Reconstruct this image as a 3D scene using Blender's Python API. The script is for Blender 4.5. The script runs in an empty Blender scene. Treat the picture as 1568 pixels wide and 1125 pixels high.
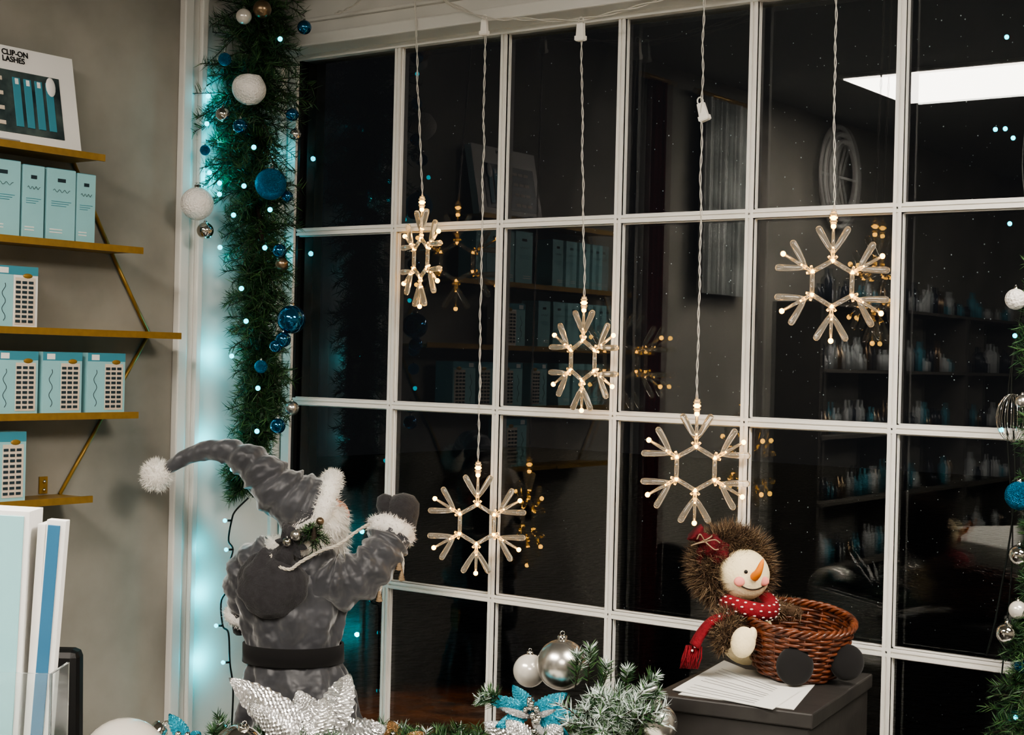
import bpy, math, random
from mathutils import Matrix, Vector, noise
random.seed(7)
YAW=math.radians(36.2)
col=bpy.context.scene.collection
pi=math.pi
try: bpy.context.scene.view_settings.look='AgX - Medium High Contrast'
except Exception: pass
# ------------------------------------------------------------------ helpers
def lin(h):
    h=h.lstrip('#'); c=[int(h[i:i+2],16)/255 for i in (0,2,4)]
    return tuple(x/12.92 if x<=.04045 else ((x+.055)/1.055)**2.4 for x in c)+(1,)
def mat(name,c,rough=.5,metal=0,emit=None,es=0,trans=0,sheen=0,coat=0,noise_amt=0,nscale=20,bump=0,bscale=60,spec=.5,voro=False,c2=None,ior=1.45,bdist=.003):
    m=bpy.data.materials.new(name); m.use_nodes=True; nt=m.node_tree; b=nt.nodes['Principled BSDF']
    c=lin(c) if isinstance(c,str) else c
    b.inputs['Base Color'].default_value=c; b.inputs['Roughness'].default_value=rough; b.inputs['Metallic'].default_value=metal
    b.inputs['Transmission Weight'].default_value=trans; b.inputs['Sheen Weight'].default_value=sheen
    b.inputs['Coat Weight'].default_value=coat; b.inputs['Specular IOR Level'].default_value=spec; b.inputs['IOR'].default_value=ior
    if emit: b.inputs['Emission Color'].default_value=lin(emit); b.inputs['Emission Strength'].default_value=es
    tc=nt.nodes.new('ShaderNodeTexCoord')
    if noise_amt or c2:
        n=nt.nodes.new('ShaderNodeTexNoise'); n.inputs['Scale'].default_value=nscale; n.inputs['Detail'].default_value=6
        nt.links.new(tc.outputs['Object'],n.inputs['Vector'])
        mx=nt.nodes.new('ShaderNodeMix'); mx.data_type='RGBA'
        rp=nt.nodes.new('ShaderNodeMapRange'); rp.inputs[1].default_value=.35; rp.inputs[2].default_value=.65
        nt.links.new(n.outputs['Fac'],rp.inputs[0]); nt.links.new(rp.outputs[0],mx.inputs[0])
        d=lin(c2) if c2 else tuple(x*(1-noise_amt) for x in c[:3])+(1,)
        mx.inputs[6].default_value=c; mx.inputs[7].default_value=d
        nt.links.new(mx.outputs[2],b.inputs['Base Color'])
    if bump:
        n2=nt.nodes.new('ShaderNodeTexVoronoi' if voro else 'ShaderNodeTexNoise'); n2.inputs['Scale'].default_value=bscale
        nt.links.new(tc.outputs['Object'],n2.inputs['Vector'])
        bp=nt.nodes.new('ShaderNodeBump'); bp.inputs['Strength'].default_value=bump; bp.inputs['Distance'].default_value=bdist
        nt.links.new(n2.outputs[0],bp.inputs['Height']); nt.links.new(bp.outputs['Normal'],b.inputs['Normal'])
    return m
class MB:
    def __init__(s): s.v=[];s.f=[];s.m=[];s.s=[];s.mats=[]
    def mi(s,m):
        if m not in s.mats: s.mats.append(m)
        return s.mats.index(m)
    def add(s,vs,fs,m,smooth=True):
        o=len(s.v); s.v.extend([Vector(v) for v in vs]); k=s.mi(m)
        for f in fs: s.f.append(tuple(i+o for i in f)); s.m.append(k); s.s.append(smooth)
    def box(s,c,size,m,R=None,taper=1):
        vs=[]
        for z in (-.5,.5):
            tp=taper if z>0 else 1
            for x,y in ((-.5,-.5),(.5,-.5),(.5,.5),(-.5,.5)):
                p=Vector((x*size[0]*tp,y*size[1]*tp,z*size[2]))
                vs.append((R@p if R else p)+Vector(c))
        s.add(vs,[(3,2,1,0),(4,5,6,7),(0,1,5,4),(1,2,6,5),(2,3,7,6),(3,0,4,7)],m,False)
    def bx(s,x0,x1,y0,y1,z0,z1,m): s.box(((x0+x1)/2,(y0+y1)/2,(z0+z1)/2),(abs(x1-x0),abs(y1-y0),abs(z1-z0)),m)
    def tube(s,pts,r,m,n=8,closed=False,flat=1,wr=None):
        pts=[Vector(p) for p in pts]; N=len(pts)
        if not isinstance(r,(list,tuple)): r=[r]*N
        vs=[];up=None
        for i,p in enumerate(pts):
            if closed: t=pts[(i+1)%N]-pts[i-1]
            else: t=pts[min(i+1,N-1)]-pts[max(i-1,0)]
            t=t.normalized() if t.length>1e-9 else Vector((0,0,1))
            if up is None:
                up=Vector((0,0,1)) if abs(t.z)<.9 else Vector((1,0,0))
            a=up-t*up.dot(t); a.normalize(); b=t.cross(a); up=a
            for k in range(n):
                th=2*pi*k/n; rr=r[i]*(wr(i,th) if wr else 1)
                vs.append(p+(a*math.cos(th)*flat+b*math.sin(th))*rr)
        fs=[]
        for i in range(N if closed else N-1):
            j=(i+1)%N
            for k in range(n): l=(k+1)%n; fs.append((i*n+k,i*n+l,j*n+l,j*n+k))
        if not closed: fs+= [tuple(range(n))[::-1],tuple((N-1)*n+k for k in range(n))]
        s.add(vs,fs,m)
    def sphere(s,c,r,m,nu=24,nv=14,R=None,disp=None):
        r=(r,r,r) if not isinstance(r,(tuple,list,Vector)) else r
        vs=[];fs=[];c=Vector(c)
        for j in range(nv+1):
            ph=pi*j/nv
            for i in range(nu):
                th=2*pi*i/nu; d=Vector((math.sin(ph)*math.cos(th),math.sin(ph)*math.sin(th),math.cos(ph)))
                k=disp(d) if disp else 1
                p=Vector((d.x*r[0],d.y*r[1],d.z*r[2]))*k
                vs.append(c+(R@p if R else p))
        for j in range(nv):
            for i in range(nu): l=(i+1)%nu; fs.append((j*nu+i,(j+1)*nu+i,(j+1)*nu+l,j*nu+l))
        s.add(vs,fs,m)
    def lathe(s,prof,c,m,n=32,R=None,disp=None,smooth=True):
        vs=[];c=Vector(c)
        for (r,z) in prof:
            for i in range(n):
                th=2*pi*i/n; k=disp(th,z) if disp else 1
                p=Vector((r*k*math.cos(th),r*k*math.sin(th),z)); vs.append(c+(R@p if R else p))
        fs=[]
        for j in range(len(prof)-1):
            for i in range(n): l=(i+1)%n; fs.append((j*n+i,j*n+l,(j+1)*n+l,(j+1)*n+i))
        s.add(vs,fs,m,smooth)
    def fur(s,f0,f1,count,L,w,m,jit=.5,droop=0):
        tris=[];acc=[];tot=0
        for f in s.f[f0:f1]:
            a,b,c=s.v[f[0]],s.v[f[1]],s.v[f[2]]
            A=(b-a).cross(c-a).length*(1 if len(f)==4 else .5); tot+=A; tris.append(f); acc.append(tot)
        if tot<=0: return
        import bisect
        ms=m if isinstance(m,(list,tuple)) else [m]
        for q in range(count):
            f=tris[min(bisect.bisect(acc,random.random()*tot),len(tris)-1)]
            a,b,c=s.v[f[0]],s.v[f[1]],s.v[f[2]]; d=s.v[f[3]] if len(f)==4 else c
            x,y=random.random(),random.random()
            p=(a*(1-x)+b*x)*(1-y)+(d*(1-x)+c*x)*y
            nrm=(b-a).cross(c-a)
            if nrm.length<1e-12: continue
            nrm.normalize(); j=Vector([random.gauss(0,jit) for _ in range(3)])
            dr=(nrm+j+Vector((0,0,-droop))).normalized()*L*random.uniform(.6,1.2)
            sd=dr.cross(Vector([random.gauss(0,1) for _ in range(3)]))
            if sd.length<1e-9: continue
            sd=sd.normalized()*w*.5
            s.add([p-sd,p+sd,p+dr],[(0,1,2)],random.choice(ms),False)
    def twig(s,base,d,L,n,nl,ms,w=.0013,stem=None,clampx=None,tip=None):
        base=Vector(base); d=Vector(d).normalized()
        a=d.orthogonal().normalized(); b=d.cross(a)
        droop=Vector((0,0,-L*.25))
        def P(t):
            p=base+d*L*t+droop*t*t
            if clampx is not None: p.x=max(p.x,clampx+.002)
            return p
        for q in range(n):
            t=.12+.88*q/n; th=random.random()*2*pi
            o=a*math.cos(th)+b*math.sin(th)
            dr=(d*random.uniform(.5,1.1)+o).normalized()*nl*random.uniform(.7,1.15)*(1.15-.4*t)
            p=P(t); sd=dr.cross(Vector([random.gauss(0,1) for _ in range(3)])).normalized()*w*.5
            vs=[p-sd,p+sd,p+dr*.7+sd*.8,p+dr]
            if clampx is not None:
                for v in vs: v.x=max(v.x,clampx)
            mm=random.choice(ms)
            if tip and t>.6 and random.random()<.6: mm=tip
            s.add(vs,[(0,1,2,3)],mm,False)
        if stem: s.tube([P(0),P(.5),P(1)],[.0012,.001,.0007],stem,4)
    def petal(s,base,d,nrm,L,W,m,curl=.15,ribs=9,rib=.0016):
        base=Vector(base); d=Vector(d).normalized(); nrm=Vector(nrm); nrm=(nrm-d*nrm.dot(d)).normalized(); sd=d.cross(nrm)
        NU,NV=54,14; vs=[];fs=[]
        for i in range(NU+1):
            t=i/NU; w=W*1.95*(t+.01)**.62*(1-t)**.85+.0006
            w*=1+.06*math.sin(t*60)
            for j in range(NV+1):
                q=2*j/NV-1
                z=-abs(q)*w*.25-curl*L*t*t*.6+rib*math.sin((t*1.0-abs(q)*.22)*ribs*7.5)*(1-.5*t)+random.gauss(0,.00022)
                vs.append(base+d*L*t+sd*q*w*.5+nrm*z)
        for i in range(NU):
            for j in range(NV): k=i*(NV+1)+j; fs.append((k,k+1,k+NV+2,k+NV+1))
        s.add(vs,fs,m,False)
    def build(s,name,loc=(0,0,0),rz=0,bevel=0,parent=None,subsurf=0):
        me=bpy.data.meshes.new(name); me.from_pydata([tuple(v) for v in s.v],[],s.f)
        for m in s.mats: me.materials.append(m)
        me.polygons.foreach_set('material_index',s.m); me.polygons.foreach_set('use_smooth',s.s); me.update()
        o=bpy.data.objects.new(name,me); col.objects.link(o); o.location=loc; o.rotation_euler=(0,0,rz)
        if bevel:
            b=o.modifiers.new('bevel','BEVEL'); b.width=bevel; b.segments=2; b.limit_method='ANGLE'; b.angle_limit=math.radians(50)
        if parent: o.parent=parent
        return o
def empty(name,loc=(0,0,0),rz=0):
    o=bpy.data.objects.new(name,None); col.objects.link(o); o.location=loc; o.rotation_euler=(0,0,rz); o.empty_display_size=.05; return o
def smooth(pts,k=6):
    pts=[Vector(p) for p in pts]; out=[]
    P=[pts[0]*2-pts[1]]+pts+[pts[-1]*2-pts[-2]]
    for i in range(1,len(P)-2):
        for j in range(k):
            t=j/k; a,b,c,d=P[i-1],P[i],P[i+1],P[i+2]
            out.append(.5*((2*b)+(c-a)*t+(2*a-5*b+4*c-d)*t*t+(3*b-a-3*c+d)*t**3))
    out.append(pts[-1]); return out
def smoothr(rs,k=6):
    return [v.x for v in smooth([Vector((r,0,0)) for r in rs],k)]
class Grid:
    """object drafting grid: a,b in drawing units, d depth units, levelled to the horizon"""
    def __init__(s,a0,b0,upm): s.a0=a0;s.b0=b0;s.k=1/upm
    def __call__(s,a,b,d=0):
        x=a-s.a0; z=-(b-s.b0)
        return Vector(((x-.024*z)*s.k, d*s.k, (z+.024*x)*s.k))
def rotto(axis):
    return Vector(axis).normalized().to_track_quat('Z','Y').to_matrix()

# ------------------------------------------------------------------ materials
M_wall=mat('plaster_grey','#7d7a72',.85,c2='#97938a',nscale=3.5,bump=.25,bscale=25)
M_white=mat('painted_wood_white','#d8d6d0',.45,noise_amt=.06,nscale=8,bump=.35,bscale=18)
M_trim=mat('window_white','#e8e6e0',.35,noise_amt=.03,nscale=10)
M_ceil=mat('ceiling_paint','#8f8f8c',.9,noise_amt=.05)
M_floor=mat('floor_vinyl','#2c2b29',.4,c2='#222120',nscale=6)
M_gold=mat('brushed_gold','#a08040',.38,.5,noise_amt=.15,nscale=60)
M_black=mat('black_frame','#0c0c0d',.5)
M_wire=mat('clear_wire','#cfcac0',.3,noise_amt=.1)
M_plastic=mat('clip_plastic','#f4f0e8',.35)
M_acr=mat('clear_acrylic','#fffdf8',.09,trans=.93,emit='#ffd8a0',es=.045,spec=.9,ior=1.49)  # faint warm emission stands in for LED light carried through the acrylic
M_led=mat('led_warm','#ffe0a0',.4,emit='#ffb84a',es=20)
M_ledb=mat('led_cyan','#18b8c8',.4,emit='#00b4c4',es=8)
M_cord=mat('black_cord','#0a1210',.5)
M_n1=mat('needle_dark','#18361f',.55,noise_amt=.2); M_n2=mat('needle_green','#46693c',.55,noise_amt=.2); M_n3=mat('needle_mid','#2a4c2d',.55,noise_amt=.2)
M_frost=mat('frosted_tip','#c9d6d2',.5,noise_amt=.1)
M_stem=mat('twig_brown','#2b2118',.8)
M_oblue=mat('ornament_blue','#06608a',.12,.85,coat=1)
M_oblueg=mat('ornament_blue_glitter','#0c6a90',.35,.7,bump=1,bscale=500,voro=True)
M_owhite=mat('ornament_frost_white','#e6e2dc',.6,bump=.9,bscale=220,voro=True)
M_opearl=mat('ornament_pearl','#dad5cc',.22,.35,coat=.5)
M_osilver=mat('ornament_silver','#d5d2cc',.08,1)
M_osatin=mat('ornament_satin_silver','#bfbcb6',.26,.95)
M_obronze=mat('ornament_bronze','#8d7a63',.3,.9)
M_glit=mat('silver_glitter','#cfcfcf',.3,.92)
M_glitb=mat('turquoise_glitter','#4b9fb0',.32,.75)
M_glitg=mat('champagne_glitter','#a98f6e',.35,.8)
M_velvet=mat('grey_velvet','#434449',.42,sheen=.75,c2='#323338',nscale=14,bump=1,bscale=20,bdist=.018)
M_velvetd=mat('dark_velvet','#1c1c20',.6,sheen=.4,noise_amt=.2,nscale=30)
M_felt=mat('charcoal_felt','#353437',.95,sheen=.25,noise_amt=.35,nscale=90,bump=.6,bscale=260)
M_furw=mat('white_fur','#f1ede6',.9,sheen=.3,noise_amt=.05)
M_furb=mat('brown_fur','#54402f',.9,noise_amt=.2); M_furb2=mat('tan_fur','#917c62',.9); M_furb3=mat('dark_fur','#2c2119',.9)
M_rope=mat('rope','#cfc8bb',.9,noise_amt=.2,nscale=200)
M_skin=mat('doll_skin','#d9a48a',.6)
M_cream=mat('cream_fleece','#ead9b2',.9,noise_amt=.06,nscale=80,bump=.4,bscale=250)
M_red=mat('red_knit','#780d1a',.9,noise_amt=.25,nscale=120,bump=.6,bscale=260)
M_redd=mat('red_cloth_dark','#5c0c16',.95,noise_amt=.3,nscale=60,bump=.6,bscale=200)
M_redw=mat('knit_white','#e8dcd2',.9)
M_orange=mat('carrot_nose','#e8862a',.6)
M_pink=mat('blush','#e58f84',.8)
M_wick=mat('wicker','#6f3a20',.4,c2='#3a1c10',nscale=60,coat=.2)
M_blackf=mat('black_felt','#0d0c0d',.95,sheen=.1)
M_cab=mat('cabinet_laminate','#262423',.5,c2='#302e2c',nscale=14,bump=.1)
M_paper=mat('paper','#d5d5d0',.8)
M_ink=mat('ink_grey','#9a9a99',.8)
M_teal=mat('box_teal','#8dbfc4',.5,noise_amt=.04); M_teal2=mat('box_teal_dark','#3f8495',.5); M_card=mat('card_white','#e0dfdc',.55)
M_bluec=mat('card_blue','#2f6485',.5); M_inkd=mat('ink_dark','#20323a',.6)
M_pic=mat('picture_dark','#1b2a30',.4,c2='#4c5a58',nscale=25)
M_lashbg=mat('lash_tray','#cdbfae',.5)

# ------------------------------------------------------------------ room shell
XW=-.36
b=MB(); b.bx(XW-.12,XW,-5.2,.1,0,2.5,M_wall); b.build('wall_left')
b=MB(); b.bx(XW,4.4,-5.3,-5.2,0,2.5,M_wall); b.build('wall_back')
b=MB(); b.bx(4.4,4.5,-5.3,.1,0,2.5,M_wall); b.build('wall_right')
b=MB(); b.bx(XW-.12,4.5,-5.3,.1,-.08,0,M_floor); b.build('floor')
b=MB(); b.bx(XW-.12,4.5,-5.3,.1,2.5,2.58,M_ceil); b.build('ceiling')
b=MB(); b.bx(XW,4.4,0,.1,0,.56,M_wall); b.bx(XW,1.83,.0,.1,2.23,2.5,M_white); b.bx(1.83,4.4,0,.1,.56,2.5,M_wall); b.bx(XW,-.33,0,.1,.56,2.23,M_white)
b.build('wall_window')
b=MB(); b.bx(XW,XW+.006,-.28,0,.58,2.5,M_white)
b.bx(XW,XW+.02,-.345,-.318,.58,2.5,M_white); b.bx(XW,XW+.012,-.318,-.295,.58,2.5,M_white); b.bx(XW,XW+.022,-.295,-.277,.58,2.5,M_white)
b.bx(XW,XW+.016,-.04,-.0,.58,2.5,M_white); b.build('trim_1',bevel=.003)
b=MB(); b.bx(XW+.001,1.95,-.36,.0,.535,.56,M_trim); b.build('window_sill',bevel=.004)
b=MB()
b.bx(XW+.023,1.95,-.075,0,2.235,2.5,M_white); b.bx(XW+.023,1.95,-.095,0,2.217,2.246,M_white); b.bx(XW+.023,1.95,-.085,0,2.275,2.285,M_white); b.bx(XW+.023,1.95,-.11,0,2.33,2.5,M_white)
b.build('trim_2',bevel=.004)
b=MB(); b.bx(XW,XW+.015,-5.2,-.36,0,.1,M_white); b.build('baseboard_left',bevel=.003)

def glassmat(name,ior):
    m=bpy.data.materials.new(name); m.use_nodes=True; nt=m.node_tree; nt.nodes.clear()
    o=nt.nodes.new('ShaderNodeOutputMaterial'); mx=nt.nodes.new('ShaderNodeMixShader'); t=nt.nodes.new('ShaderNodeBsdfTransparent'); g=nt.nodes.new('ShaderNodeBsdfGlossy'); f=nt.nodes.new('ShaderNodeFresnel')
    g.inputs['Roughness'].default_value=0; f.inputs['IOR'].default_value=ior; t.inputs[0].default_value=(.92,.95,.95,1)
    nt.links.new(f.outputs[0],mx.inputs[0]); nt.links.new(t.outputs[0],mx.inputs[1]); nt.links.new(g.outputs[0],mx.inputs[2]); nt.links.new(mx.outputs[0],o.inputs[0]); return m
M_glass=glassmat('window_glass',1.76)
b=MB()
zs=[.58,.988,1.394,1.796]
b.bx(-.335,-.31,-.02,.04,.56,2.23,M_trim); b.bx(-.31,-.302,-.012,.04,.56,2.23,M_black)
b.bx(1.8,1.83,-.02,.04,.56,2.23,M_trim); b.bx(-.31,1.8,-.02,.04,2.205,2.23,M_trim); b.bx(-.31,1.8,-.02,.04,.56,.585,M_trim)
def mull(xa,xb,za,zb,vert):
    if vert:
        c=(xa+xb)/2; b.bx(c-.0105,c+.0105,-.008,-.0005,za,zb,M_trim); b.bx(c-.008,c-.002,-.016,-.008,za,zb,M_trim); b.bx(c+.002,c+.008,-.016,-.008,za,zb,M_trim); b.bx(c-.008,c+.008,-.0125,-.008,za,zb,M_trim)
    else:
        c=(za+zb)/2; b.bx(xa,xb,-.008,-.0005,c-.0105,c+.0105,M_trim); b.bx(xa,xb,-.0155,-.008,c-.008,c-.002,M_trim); b.bx(xa,xb,-.0155,-.008,c+.002,c+.008,M_trim); b.bx(xa,xb,-.0125,-.008,c-.008,c+.008,M_trim)
for i in range(0,6): mull(i*.3,i*.3,.58,2.21,True)
for z in zs[1:]: mull(-.305,1.8,z,z,False)
b.add([(-.33,.0,.56),(1.82,.0,.56),(1.82,.0,2.23),(-.33,.0,2.23)],[(0,1,2,3)],M_glass,False)
b.add([(-.33,.018,.56),(1.82,.018,.56),(1.82,.0182,2.23),(-.33,.018,2.23)],[(0,1,2,3)],M_glass,False)
b.build('window_1')
b=MB(); M_drop=mat('water_speck','#e6eef2',.25)
for i in range(1100):
    x=random.triangular(.0,1.79,1.5); z=random.uniform(.7,2.2); r=random.choice([.0005,.0006,.0008,.0010,.0013])
    if abs((x+.15)%.3-.15)<.012: continue
    b.sphere((x,.0183+.0005,z),(r,.0004,r),M_drop,6,4)
b.build('raindrops')
b=MB(); M_asph=mat('wet_asphalt','#33291d',.3,noise_amt=.8,nscale=7,bump=1,bscale=14,bdist=.03)
b.add([(-14,.1,-.02),(14,.1,-.02),(14,20,-.02),(-14,20,-.02)],[(0,1,2,3)],M_asph,False); b.build('street_ground')

# ------------------------------------------------------------------ ceiling lights
M_panel=mat('light_panel','#ffffff',.5,emit='#fff5e8',es=43)
def panel(x,y,sx,sy,name='ceiling_light_panel'):
    b=MB(); b.bx(x-sx/2,x+sx/2,y-sy/2,y+sy/2,2.487,2.4995,M_trim)
    b.bx(x-sx/2+.015,x+sx/2-.015,y-sy/2+.015,y+sy/2-.015,2.483,2.487,M_panel); b.build(name)
panel(.66,-2.49,1.2,.58); panel(2.5,-1.1,1.2,.6); panel(3.0,-3.6,1.2,.6)  # last two panels are unseen, added to light the room

# ------------------------------------------------------------------ wall shelves
YC=-.97
shelves=[(1.899,-.633),(1.717,-.528),(1.541,-.418),(1.372,-.531),(1.202,-.645)]
b=MB()
for z,ye in shelves:
    yo=2*YC-ye
    b.bx(XW+.001,-.25,yo,ye,z-.007,z,M_gold); b.bx(-.252,-.248,yo,ye,z-.010,z+.004,M_gold)
for s_ in (0,1):
    for i in range(4):
        (za,ya),(zb,yb)=shelves[i],shelves[i+1]
        if s_: ya,yb=2*YC-ya,2*YC-yb
        b.tube([(XW+.006,ya,za),(XW+.006,yb,zb)],.0045,M_gold,6)
b.bx(XW+.001,XW+.004,-.695,-.675,1.205,1.24,M_gold); b.sphere((XW+.006,-.685,1.23),.004,M_osilver,8,6); b.sphere((XW+.006,-.685,1.213),.004,M_osilver,8,6)
b.build('wall_shelf_unit')
def fbox(name,y0,y1,z,h,kind,xf=-.268,dep=.06,rz=0):
    b=MB(); x1=xf; x0=xf-dep; z=z+.0005
    if kind=='teal':
        b.bx(x0,x1,y0,y1,z,z+h,M_teal); w=y1-y0
        b.bx(x1,x1+.0008,y0+w*.36,y1-w*.36,z+h*.82,z+h*.87,M_inkd)
        for k in range(3): b.bx(x1,x1+.0008,y0+w*.15,y1-w*.15-k*.006,z+h*(.55-.03*k),z+h*(.558-.03*k),M_teal2)
        pts=smooth([(x1+.0008,y0+w*(.2+.6*t),z+h*(.70+.02*math.sin(t*21))) for t in [i/12 for i in range(13)]],3); b.tube(pts,.0006,M_inkd,4)
        for k in range(2): b.bx(x1,x1+.0008,y0+w*.1,y0+w*.55,z+h*(.12+.04*k),z+h*(.135+.04*k),M_card)
        b.bx(x0+.001,x1-.001,y0+.001,y1-.001,z+h,z+h+.001,M_teal2)
    else:
        w=y1-y0; b.bx(x0,x1,y0,y1,z,z+h,M_card if kind=='cardw' else M_teal)
        b.bx(x1,x1+.0008,y0,y0+w*.42,z,z+h*.86,M_teal)
        b.bx(x1,x1+.0006,y0,y1,z+h*.86,z+h,M_teal2)
        b.bx(x1,x1+.001,y0+w*.46,y1-w*.06,z+h*.06,z+h*.82,M_lashbg)
        for r in range(9):
            for c in range(3):
                yy=y0+w*(.53+.15*c); zz=z+h*(.12+.078*r)
                b.bx(x1+.001,x1+.002,yy-w*.055,yy+w*.055,zz-.003,zz+.0025,M_inkd)
        pts=smooth([(x1+.0012,y0+w*.20+.004*math.sin(t*15),z+h*(.12+.6*t)) for t in [i/12 for i in range(13)]],3); b.tube(pts,.0008,M_inkd,4)
        b.sphere((x1+.001,y0+w*.75,z+h*.85),(.0012,w*.12,h*.04),M_gold,10,6)
        b.bx(x1,x1+.0012,y0+w*.1,y0+w*.3,z+h*.88,z+h*.97,M_card)
    return b.build(name,bevel=.0012)
for y0,y1,h in [(-.905,-.822,.150),(-.816,-.766,.146),(-.759,-.690,.146),(-.686,-.640,.143)]: fbox('cosmetics_box',y0,y1,1.717,h,'teal')
fbox('eyelash_box',-.875,-.776,1.541,.122,'cardw')
for y0,y1 in [(-.868,-.771),(-.760,-.664),(-.650,-.553)]: fbox('eyelash_box',y0,y1,1.372,.125,'lash2')
fbox('eyelash_box',-.895,-.795,1.202,.137,'lash2'); fbox('eyelash_box',-.99,-.91,1.372,.125,'lash2')
for k in range(5): fbox('cosmetics_box',-1.30+k*.075,-1.24+k*.075,1.541,.135,'teal')
for k in range(3): fbox('cosmetics_box',-1.26+k*.075,-1.2+k*.075,1.372,.125,'teal')
for k in range(4): fbox('cosmetics_box',-1.27+k*.07,-1.215+k*.07,1.717,.14,'teal')
b=MB(); W,H=.30,.200
b.box((0,0,H/2),(.022,W,H),M_card); b.box((.0115,-.01,H*.43),(.002,W-.06,H*.64),M_pic)
for r in range(4):
    for c in range(3): b.box((.013,-W/2+.06+c*.026,H*.20+r*.030),(.002,.02,.008),M_lashbg)
for c in range(4): b.box((.013,.005+c*.026,H*.43),(.003,.017,H*.5),M_teal2)
for c in range(4): b.box((.0148,.005+c*.026,H*.64),(.001,.008,H*.06),M_card)
b.sphere((.016,.085,H*.64),(.003,.012,.02),M_card,12,8)
b.tube([(.013,-.10,.012),(.013,-.06,.006),(.013,0,.006)],.002,M_ink,5)
fo=b.build('framed_poster',(-.29,-.818,1.9005),bevel=.0015); fo.rotation_euler=(0,math.radians(-11),0)
def text(s_,size,loc,rot,m,name,parent=None,bold=.0):
    c=bpy.data.curves.new(name,'FONT'); c.body=s_; c.size=size; c.extrude=.0004; c.offset=bold; c.space_line=.85; c.materials.append(m)
    o=bpy.data.objects.new(name,c); col.objects.link(o); o.location=loc; o.rotation_euler=rot
    if parent: o.parent=parent
    return o
text("CLIP-ON\nLASHES",.016,(.0125,-.022,H*.905),(pi/2,0,pi/2),M_black,'poster_lettering',fo,.0003)

# ------------------------------------------------------------------ far part of the shop (seen mirrored in the panes)
b=MB()
M_rack=mat('rack_wood','#5a564f',.6,noise_amt=.2); M_bot=mat('bottle_white','#b5b9ba',.25); M_botd=mat('bottle_dark','#2a2f38',.2)
for z in (.75,1.0,1.25,1.5,1.75): b.bx(XW+.001,XW+.2,-4.9,-2.6,z-.012,z,M_rack)
for y in (-4.9,-4.1,-3.4,-2.6): b.bx(XW+.001,XW+.2,y-.01,y+.01,0.001,1.75,M_rack)
for z in (.75,1.0,1.25,1.5,1.75):
    y=-4.85
    while y<-2.66:
        r=random.uniform(.010,.022); h=random.uniform(.05,.14); m=random.choice([M_bot,M_botd,M_teal2,M_botd,M_obronze,M_bot])
        if random.random()<.9: b.lathe([(.0001,0),(r,0),(r,h*.7),(r*.4,h*.8),(r*.4,h),(.0001,h)],(XW+.13,y,z+.001),m,12)
        y+=2*r+random.uniform(.004,.03)
b.build('product_rack')
b=MB()
for k in range(3): b.tube([(XW+.03+.01*k,-3.08+(.17-.03*k)*math.cos(t),2.27+(.20-.03*k)*math.sin(t)) for t in [i*2*pi/40 for i in range(40)]],.009,M_card,8,True)
for k in range(6): b.tube([(XW+.03,-3.08,2.27),(XW+.03,-3.08+.17*math.cos(k*pi/3),2.27+.2*math.sin(k*pi/3))],.005,M_card,6)
b.build('wall_wreath')
def drape(name,y0,y1,z0,m,amp):
    b=MB(); vs=[];fs=[]
    for i in range(61):
        y=y0+(y1-y0)*i/60; x=XW+.05+amp*math.sin(i*1.1)+amp*.6*math.sin(i*.37); vs+= [(x,y,z0),(x,y,2.42)]
    for i in range(60): fs.append((2*i,2*i+2,2*i+3,2*i+1))
    b.add(vs,fs,m); b.tube([(XW+.045,y0-.04,2.43),(XW+.045,y1+.04,2.43)],.01,M_gold,8); b.build(name)
drape('curtain',-1.68,-1.58,.02,mat('red_curtain','#5d1018',.9),.012)
drape('reflection_drape',-2.30,-1.93,1.75,mat('sheer_white','#cfd2d0',.9,c2='#8f9492',nscale=9),.014)  # pale drape added to give the panes a hazy reflected patch

# ------------------------------------------------------------------ pine garlands
GP=[(-.267,-.185,2.372),(-.268,-.185,2.282),(-.272,-.192,2.178),(-.278,-.200,2.088),(-.284,-.205,1.998),(-.280,-.200,1.923),(-.261,-.182,1.820),(-.254,-.175,1.715),(-.261,-.180,1.626),(-.256,-.176,1.536),(-.251,-.173,1.447),(-.256,-.176,1.357),(-.270,-.190,1.267),(-.276,-.193,1.200)]
GR=[.10,.11,.12,.125,.105,.095,.095,.082,.078,.078,.072,.066,.06,.045]
gar=empty('christmas_garland',(0,0,0))
b=MB(); path=smooth(GP,12); rad=smoothr(GR,12)
b.tube(path,.006,M_stem,6)
for i,p in enumerate(path):
    i2=min(i+1,len(path)-1); tg=(path[i2]-path[max(i-1,0)]).normalized()
    for q in range(6):
        th=random.random()*2*pi; o=Vector((math.cos(th),math.sin(th),0))
        d=o+tg*random.uniform(-.7,.9)
        k=1+.28*abs(math.sin(th))*(1 if p.z>1.85 else .2)
        b.twig(p,d,rad[i]*k*(random.uniform(.6,1.08) if q<4 else random.uniform(.3,.6)),46,.033,[M_n1,M_n3,M_n2,M_n3],.0018,M_stem,clampx=XW+.009)
b.build('pine_branches',parent=gar)
G=Grid(395,400,691.6); Groot=(-.184,-.26,1.7085)
def ornament(b,c,r,m,cap=M_osilver,up=(0,0,1)):
    b.sphere(c,r,m,28,18); R=rotto(up); c=Vector(c)
    b.lathe([(r*.2,r*.93),(r*.2,r*1.13),(r*.16,r*1.16),(0.0001,r*1.16)],c,cap,12,R)
    b.tube([c+R@Vector((r*.09*math.cos(t),0,r*1.24+r*.09*math.sin(t))) for t in [k*pi/4 for k in range(8)]],r*.02,cap,4,True)
b=MB()
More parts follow.
